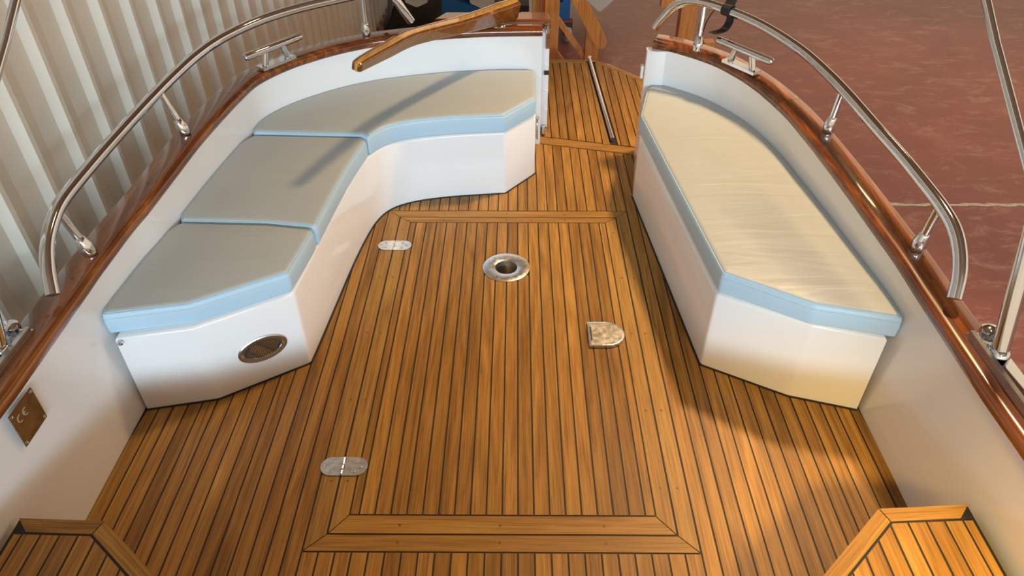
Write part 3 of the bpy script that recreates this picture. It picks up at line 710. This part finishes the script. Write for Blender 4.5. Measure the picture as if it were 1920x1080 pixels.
# ------------------------------------------------------------------ transom door folded open behind the rear coaming
dr = root('transom_door', (0.15, 3.575, 0.02), 'white transom door with mahogany top, folded open behind the tiller', 'door')
layers('panel', fillet([(-0.40, 3.560), (0.167, 3.560), (0.167, 3.612), (-0.40, 3.612)], 0.006, 3), [(0, 0.03), (0, 0.56)], M['gelcoat'], dr)
for z in (0.13, 0.235, 0.37): mesh('panel_rib', *g_box((0.157, 3.558, z), (0.020, 0.006, 0.008)), M['plastic_white'], dr)
mesh('edge_board', *g_box((0.158, 3.553, 0.51), (0.020, 0.014, 0.10)), M['mahogany_across'], dr)
layers('top_board', fillet([(-0.40, 3.545), (0.170, 3.540), (0.158, 3.650), (-0.35, 3.650)], 0.004, 3), [(0.002, 0.562), (0, 0.568), (0, 0.600), (0.006, 0.606)], M['mahogany_across'], dr)
for z in (0.572, 0.035):
    h = lathe('hinge', (0.150, 3.515, z - 0.022), (0, 0, 1), [(0, 0.008), (0.03, 0.008), (0.032, 0.012), (0.040, 0.012), (0.042, 0.006)], M['steel'], dr, 12)
    mesh('hinge_leaf', *g_box((0.150, 3.535, z - 0.008), (0.022, 0.04, 0.03)), M['steel_satin'], h)
mesh('latch_block', *g_box((0.155, 3.549, 0.335), (0.024, 0.008, 0.020)), M['rubber'], dr)
# grab handle on the end of the rear coaming
gh = root('grab_handle', (0.108, 3.405, 0.03), 'small curved steel handle with brass end low on the rear coaming beside the gangway', 'handle')
tube('bar', catmull([(0.112, 3.424, 0.145), (0.1085, 3.405, 0.125), (0.109, 3.400, 0.085), (0.110, 3.405, 0.045), (0.113, 3.422, 0.03)], 4), 0.0045, M['steel_satin'], gh, 8)
lathe('end_cap', (0.112, 3.426, 0.147), (0, -1, 0.2), [(0, 0.007), (0.006, 0.007), (0.008, 0.004)], M['brass'], gh, 10)
# end post and small strike on the right jamb
struct(layers('trim_1', post, [(0, 0.0), (0, 0.552)], M['gelcoat']), 'rounded white end post of the right coaming at the gangway')
tag(layers('door_strike', fillet([(0.590, 3.300), (0.603, 3.298), (0.603, 3.326), (0.590, 3.328)], 0.003, 3), [(0, 0.41), (0, 0.47)], M['plastic_white']), 'small white door strike on the end post of the right coaming', 'strike')

# ------------------------------------------------------------------ builder's plate on the left side
pc = Vector((-1.2115, 1.19, 0.403)); 
bp = root('builder_plate', pc, 'small steel maker plate with a CE mark on the left cockpit side', 'plate')
pn = Vector((1, 0, -0.02)).normalized(); pu = Vector((0.02, 0, 1)).normalized(); pv = Vector((0, 1, 0))
mesh('plate', *g_box(pc + pn * 0.001, (0.100, 0.108, 0.002), pv, pu, pn), M['plate_metal'], bp)
for sy in (-1, 1):
    for sz in (-1, 1): screw(pc + pv * sy * 0.042 + pu * sz * 0.046 + pn * 0.0018, pn, 0.0045, bp)
def arcmark(cy, cz, r, a0, a1, bar=False):
    mb = MB(); pts = [pc + pn * 0.0026 + pv * (cy + r * math.cos(math.radians(a))) + pu * (cz + r * math.sin(math.radians(a))) for a in range(a0, a1 + 1, 15)]
    for a_, b_ in zip(pts, pts[1:]): mb.add(*g_bar(a_, b_, 0.0028, 0.0008, pn))
    if bar: mb.add(*g_bar(pc + pn * 0.0026 + pv * (cy - r) + pu * cz, pc + pn * 0.0026 + pv * (cy - r * 0.1) + pu * cz, 0.0026, 0.0008, pn))
    return mb.build('mark', M['mark'], bp)
arcmark(-0.022, 0.022, 0.010, 75, 285); arcmark(0.002, 0.022, 0.010, 75, 285, True)

# ------------------------------------------------------------------ forward steps
def step(poly, label, sgn):
    r = root('cockpit_step', (sum(p[0] for p in poly) / len(poly), sum(p[1] for p in poly) / len(poly), 0), label, 'step', 'teak topped steps')
    zt = 0.25; TW = 0.036
    if area2(poly) < 0: poly = poly[::-1]
    prism('riser_box', offset(poly, 0.012), 0.001, zt - 0.024, M['teak_across'], r)
    prism('caulk_bed', offset(poly, 0.004), zt - 0.022, zt - 0.0015, M['caulk'], r)
    inner = offset(poly, TW); inn2 = offset(poly, TW + 0.006)
    n = len(poly)
    for i in range(n):
        j = (i + 1) % n
        if poly[i][1] < 0.5 and poly[j][1] < 0.5: continue
        if abs(poly[i][0] - poly[j][0]) < 0.03 and abs(poly[i][0]) > 1.0: continue
        horizontal = abs(poly[i][0] - poly[j][0]) > abs(poly[i][1] - poly[j][1])
        q = [poly[i], poly[j], inner[j], inner[i]]; c_ = Vector((sum(t_[0] for t_ in q) / 4, sum(t_[1] for t_ in q) / 4)); d_ = (Vector(poly[j]) - Vector(poly[i])).normalized(); e_ = Vector((-d_.y, d_.x))
        q = [((Vector(t_) - c_).dot(d_), (Vector(t_) - c_).dot(e_)) for t_ in q]; q = [(x_ * (1 - 0.0016 / max(abs(x_), 0.01)), y_) for x_, y_ in q]
        o = prism('edge_board', q, zt - 0.022, zt, M['teak_across'], r)
        o.location = (c_.x, c_.y, 0); o.rotation_euler = (0, 0, math.atan2(d_.y, d_.x))
    xs = [p[0] for p in poly]; x = min(xs)
    full = [(p if abs(p[0]) > 1.0 else q) for p, q in zip(poly, inn2)]
    full = []
    for p, q in zip(poly, inn2):
        full.append((p[0] - sgn * 0.012, q[1]) if abs(p[0]) > 1.0 else q)
    k0 = math.floor(min(xs) / PW) - 1
    for k in range(k0, k0 + 20):
        a_ = X0 + k * PW + GAP / 2 - 0.008; b_ = a_ + PW - GAP
        poly_ = [(a_, 0.3), (b_, 0.3), (b_, 1.3), (a_, 1.3)]
        hull = full if area2(full) > 0 else full[::-1]
        poly_ = clip_convex(poly_, hull)
        if poly_: prism('plank', poly_, zt - 0.012, zt - 0.0002, M['teak'], r)
step([(1.118, 0.37), (1.118, 1.056), (0.892, 1.043), (0.660, 0.832), (0.660, 0.37)], 'raised teak step at the lower right, brightly lit', 1)
step([(-1.200, 0.37), (-0.772, 0.37), (-0.772, 0.827), (-0.989, 0.998), (-1.200, 1.004)], 'raised teak step at the lower left, in duller light', -1)

# ------------------------------------------------------------------ swim platform
pf = root('swim_platform', (0, 4.0, 0), 'teak planked swim platform with white rim behind the gangway', 'platform')
PO = [(-0.95, 3.62), (0.95, 3.62), (0.93, 4.05), (0.86, 4.20), (0.79, 4.30), (0.70, 4.40), (0.60, 4.53), (0.52, 4.585), (0.42, 4.60), (-0.42, 4.60), (-0.52, 4.585), (-0.70, 4.40), (-0.86, 4.20), (-0.93, 4.05)]
# the forward edge follows the sill
PO = [(-0.95, 3.55), (-0.3, 3.56), (0.13, 3.506), (0.63, 3.384), (0.95, 3.38)] + PO[2:]
layers('rim', PO, [(0.03, -0.07), (0, -0.05), (0, -0.006), (0.003, -0.003)], M['gelcoat'], pf)
TUBE0, TUBE1 = (0.476, 4.60), (0.511, 3.42)
inner = [(-0.93, 3.57), (0.130, 3.502), (0.632, 3.376), (0.93, 3.40), (0.91, 4.04), (0.845, 4.185), (0.775, 4.285), (0.685, 4.385), (0.585, 4.515), (0.515, 4.568), (0.42, 4.585), (-0.42, 4.585), (-0.53, 4.56), (-0.70, 4.37), (-0.86, 4.17)]
prism('caulk_bed', inner, -0.003, -0.0005, M['caulk'], pf)
def aft(x): return interp(abs(x), [(0, 4.583), (0.42, 4.583), (0.515, 4.566), (0.585, 4.513), (0.685, 4.383), (0.775, 4.283), (0.845, 4.183), (0.92, 4.0)])
plank(arc_strip(lambda x: aft(x) - 0.05, aft, -0.50, 0.452, 6), pf, 0.006, 'teak_across', name='border_board')
plank(arc_strip(lambda x: aft(x) - 0.055, aft, 0.512, 0.90, 8), pf, 0.006, 'teak_across', name='border_board')
for k in range(-12, 20):
    xa = X0 + k * PW + GAP / 2; xb = xa + PW - GAP
    y1 = min(aft(xa), aft(xb)) - 0.056
    for part in ('l', 'r'):
        poly = [(xa, 3.3), (xb, 3.3), (xb, aft(xb) - 0.057 if xb > 0.5 else 4.53), (xa, aft(xa) - 0.057 if xa > 0.5 else 4.53)]
        poly = clip(poly, (-1, ysill(-1) + 0.079), (1, ysill(1) + 0.079)) if xb > 0.1 else clip(poly, (-1, 3.66), (1, 3.66))
        if part == 'l': poly = clip(poly, (TUBE1[0] - 0.058, TUBE1[1]), (TUBE0[0] - 0.022, TUBE0[1]))
        else: poly = clip(poly, (TUBE0[0] + 0.024, TUBE0[1]), (TUBE1[0] + 0.024, TUBE1[1]))
        if len(poly) > 2 and abs(area2(poly)) > 4e-4: plank(poly, pf, 0.006)
# tapered board beside the slot
plank([(TUBE1[0] - 0.053, 3.41), (TUBE1[0] - 0.018, 3.405), (TUBE0[0] - 0.018, 4.53), (TUBE0[0] - 0.020, 4.53)], pf, 0.006, 'teak_frame', name='tapered_board')
ld = root('ladder_tube', (0.49, 4.0, 0.008), 'bright steel ladder tube lying in a slot of the swim platform', 'tube')
tube('tube', [(TUBE1[0], TUBE1[1] + 0.03, 0.013), (TUBE0[0], TUBE0[1] - 0.02, 0.013)], 0.0115, M['steel'], ld, 12)
lathe('end_stop', (TUBE0[0], TUBE0[1] - 0.03, 0.013), (0, 1, 0), [(0, 0.016), (0.02, 0.016)], M['steel'], ld, 12)

# ------------------------------------------------------------------ straps and lead on the rails
st = root('mooring_strap', (0.90, 3.15, 0.78), 'black webbing strap wrapped round the rear of the right guard rail', 'strap')
c = Vector((0.905, 3.150, 0.776)); t = Vector((-0.62, 0.72, 0)).normalized(); s_ = Vector((0.72, 0.62, 0)).normalized()
mb = MB(); ring = []
for a in range(0, 361, 30): ring.append(c + (s_ * math.cos(math.radians(a)) + Vector((0, 0, 1)) * math.sin(math.radians(a))) * 0.0235)
for a_, b_ in zip(ring, ring[1:]): mb.add(*g_bar(a_, b_, 0.003, 0.042, t))
mb.build('wrap', M['black_strap'], st)
def ribbon(name, pts, wdir, wd, th, parent):
    C = catmull(pts, 5); v = []; f = []; W = Vector(wdir).normalized(); N = len(C)
    for i, p in enumerate(C):
        tt = (C[min(i + 1, N - 1)] - C[max(i - 1, 0)]).normalized(); nn = tt.cross(W).normalized()
        for a_, b_ in ((-1, -1), (1, -1), (1, 1), (-1, 1)): v.append(p + W * wd / 2 * a_ + nn * th / 2 * b_)
    for i in range(N - 1):
        for k in range(4): f.append((i * 4 + k, i * 4 + (k + 1) % 4, (i + 1) * 4 + (k + 1) % 4, (i + 1) * 4 + k))
    f += [(3, 2, 1, 0), tuple(range((N - 1) * 4, N * 4))]
    return mesh(name, v, f, M['black_strap'], parent, True)
ribbon('tail', [c + Vector((0, 0, -0.018)) + s_ * 0.024, c + s_ * 0.028 + Vector((0, 0, -0.055)), c - s_ * 0.006 + Vector((0.0, 0, -0.083)), c - s_ * 0.035 + Vector((-0.03, 0, -0.090))], t, 0.036, 0.004, st)
ribbon('standing_part', [c + Vector((0, 0, 0.016)), c + Vector((0.02, 0.02, 0.06)), c + Vector((0.03, 0.05, 0.14)), c + Vector((0.04, 0.08, 0.24))], t, 0.045, 0.006, st)
cb = tube('thin_lead', catmull([(0.885, 3.168, 0.788), (0.855, 3.18, 0.765), (0.838, 3.215, 0.70), (0.845, 3.275, 0.62), (0.852, 3.30, 0.59)], 6), 0.0026, M['rubber'], None, 6)
tag(cb, 'thin black lead hanging from the strap on the right guard rail', 'cable')
hs = tube('black_hose', catmull([(-0.565, 3.34, 0.84), (-0.572, 3.36, 0.76), (-0.590, 3.40, 0.68), (-0.625, 3.44, 0.61)], 6), 0.011, M['rubber'], None, 8)
tag(hs, 'black hose hanging behind the rear end of the left guard rail', 'hose')

# ------------------------------------------------------------------ boarding stairs behind the platform
bs = root('boarding_stairs', (0.4, 5.2, ZF), 'orange varnished wooden boarding stand behind the swim platform', 'stairs')
for x, y, wd, z1 in ((0.252, 5.20, 0.10, 1.25), (0.165, 5.36, 0.10, 1.25)):
    mesh('post', *g_box((x, y, (ZF + z1) / 2), (wd, 0.09, z1 - ZF)), M['pine'], bs)
mesh('post', *g_box((0.552, 5.24, (ZF + 0.02) / 2), (0.095, 0.09, 0.02 - ZF)), M['pine'], bs)
def beam(name, pts, y0, y1, parent, mat='pine'):
    n = len(pts); v = [(x, y0, z) for x, z in pts] + [(x, y1, z) for x, z in pts]
    f = [tuple(range(n)), tuple(range(n, 2 * n))[::-1]] + [(i, (i + 1) % n, n + (i + 1) % n, n + i) for i in range(n)]
    return mesh(name, v, f, M[mat], parent)
hx = lambda x0, z0, x1, z1, w_: [(x0 - w_, z0), (x0 + w_, z0), (x1 + w_, z1 + 0.03), (x1 + w_ * 0.9, z1 - 0.02), (x1 + w_ * 0.3, z1 - 0.035), (x1 - w_ * 0.5, z1 - 0.015)]
beam('handrail', hx(-0.085, 1.10, 0.595, -0.09, 0.050), 5.12, 5.20, bs)
beam('brace', [(0.29, 0.03), (0.29, 0.09), (0.545, -0.25), (0.80, -0.60), (0.78, -0.66), (0.50, -0.25)], 5.215, 5.255, bs)
beam('brace', [(0.29, -0.19), (0.29, -0.14), (0.60, -0.55), (0.57, -0.58)], 5.16, 5.19, bs)
mesh('tread', *g_box((0.40, 5.35, -0.62), (0.50, 0.24, 0.04)), M['pine'], bs)
pg = root('wooden_prop', (1.2, 5.2, ZF), 'orange wooden prop post with crosspiece behind the right gunwale', 'post')
mesh('post', *g_box((1.195, 5.2, 0.0), (0.075, 0.10, 2.2)), M['pine'], pg)
mesh('post', *g_box((1.254, 5.215, 0.0), (0.042, 0.06, 2.2)), M['pine'], pg)
mesh('crosspiece', *g_box((1.085, 5.13, 0.235), (0.17, 0.06, 0.12)), M['pine'], pg)
mesh('foot', *g_box((1.2, 5.2, ZF + 0.04), (0.26, 0.3, 0.08)), M['pine'], pg)
blk = tag(mesh('wood_block', *g_box((1.395, 5.2, (ZF - 0.09) / 2), (0.075, 0.08, -0.09 - ZF)), M['pine']), 'pale wooden stump post showing just behind the right gunwale', 'block')

# ------------------------------------------------------------------ trolley and hulls in the background
ct = root('boat_trolley', (-0.1, 8.0, ZF), 'blue steel boat trolley on grey castors in the background', 'trolley')
mesh('deck_frame', *g_box((-0.11, 8.3, -0.835), (1.38, 0.74, 0.05)), M['blue'], ct)
def cradle(pts, y0):
    n = len(pts); v = [(x, y0, z) for x, z in pts] + [(x, y0 + 0.10, z) for x, z in pts]
    mesh('cradle_arm', v, [tuple(range(n)), tuple(range(n, 2 * n))[::-1]] + [(i, (i + 1) % n, n + (i + 1) % n, n + i) for i in range(n)], M['blue'], ct)
for y_ in (7.93, 8.57):
    cradle([(-0.80, -0.81), (-0.18, -0.81), (-0.35, -0.725), (-0.62, -0.655), (-0.72, -0.40), (-0.80, -0.40)], y_)
    cradle([(0.58, -0.81), (0.08, -0.81), (0.25, -0.725), (0.50, -0.655), (0.53, -0.40), (0.58, -0.40)], y_)
for x in (0.56, -0.76):
    for y in (7.98, 8.6):
        mesh('fork', *g_box((x, y, -0.905), (0.11, 0.10, 0.09)), M['dark_metal'], ct)
        wv_ = lathe('castor_wheel', (x - 0.03, y, -1.0), (1, 0.35, 0), [(0, 0.06), (0.0, 0.085), (0.008, 0.098), (0.05, 0.098), (0.058, 0.085), (0.058, 0.06)], M['grey_wheel'], ct, 24)
        lathe('hub', (x - 0.035, y, -1.0), (1, 0.35, 0), [(0, 0.03), (0.07, 0.03)], M['dark_metal'], wv_, 14)
mesh('stop_plate', *g_box((0.56, 7.915, -0.855), (0.10, 0.02, 0.02)), M['red_paint'], ct)
def vhull(name, cx, y0, zk, half, depth, length, label, flat=1.0):
    v = []; f = []
    secs = [(0.0, 0.75), (0.5, 0.95), (0.9, 1.0), (1.0, 1.0)]
    for t_, s in secs:
        y = y0 + t_ * length; lift = 0.10 * (1 - t_) ** 2
        pr = [(-1.0, depth), (-1.02, depth * 0.55), (-0.92, 0.17), (-0.5, 0.085), (-0.07, 0.008), (0.07, 0.008), (0.5, 0.085), (0.92, 0.17), (1.02, depth * 0.55), (1.0, depth)]
        for x, z in pr: v.append((cx + x * half * s, y, zk + (z * flat if z < 0.18 else z)))
    m = 10
    for i in range(3):
        for k in range(m): f.append((i * m + k, i * m + (k + 1) % m, (i + 1) * m + (k + 1) % m, (i + 1) * m + k))
    f += [tuple(range(m))[::-1], tuple(range(3 * m, 4 * m))]
    return tag(mesh(name, v, f, M['cream_hull'], None, True), label, 'boat hull', 'hulls in the background')
vhull('small_boat_hull', -0.05, 7.75, -0.79, 0.62, 0.6, 1.3, 'pale V-shaped hull resting over the blue trolley behind the tiller')
vhull('small_boat_hull', 0.89, 7.85, -0.735, 0.27, 0.5, 1.6, 'pale pointed hull bottom right of the handrail of the boarding stand')
vhull('small_boat_hull', -1.06, 7.85, -0.69, 0.17, 0.5, 1.4, 'pale rounded hull end left of the blue trolley', 0.3)
tp = MB(); nx, ny = 14, 16  # added dark sheet on the floor, painting the shade of a hull overhead
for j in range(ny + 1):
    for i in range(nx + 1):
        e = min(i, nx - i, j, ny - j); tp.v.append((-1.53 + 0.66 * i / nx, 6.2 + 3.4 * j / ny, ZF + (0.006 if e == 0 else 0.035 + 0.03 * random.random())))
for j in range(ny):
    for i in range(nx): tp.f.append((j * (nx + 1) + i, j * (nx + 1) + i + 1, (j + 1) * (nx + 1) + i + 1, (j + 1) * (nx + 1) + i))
tag(tp.build('shade_sheet', M['floor_shade'], None, 'all'), 'dark brown sheet standing in for shade on the floor behind the left gunwale', 'shade sheet')
bpz = root('black_stand', (-0.03, 6.4, ZF), 'black T-headed stand just behind the head of the tiller', 'stand')
mesh('column', *g_box((-0.04, 6.4, (ZF - 0.25) / 2), (0.16, 0.12, -0.25 - ZF)), M['rubber'], bpz)
mesh('head', *g_box((-0.04, 6.4, -0.22), (0.30, 0.16, 0.05)), M['rubber'], bpz)
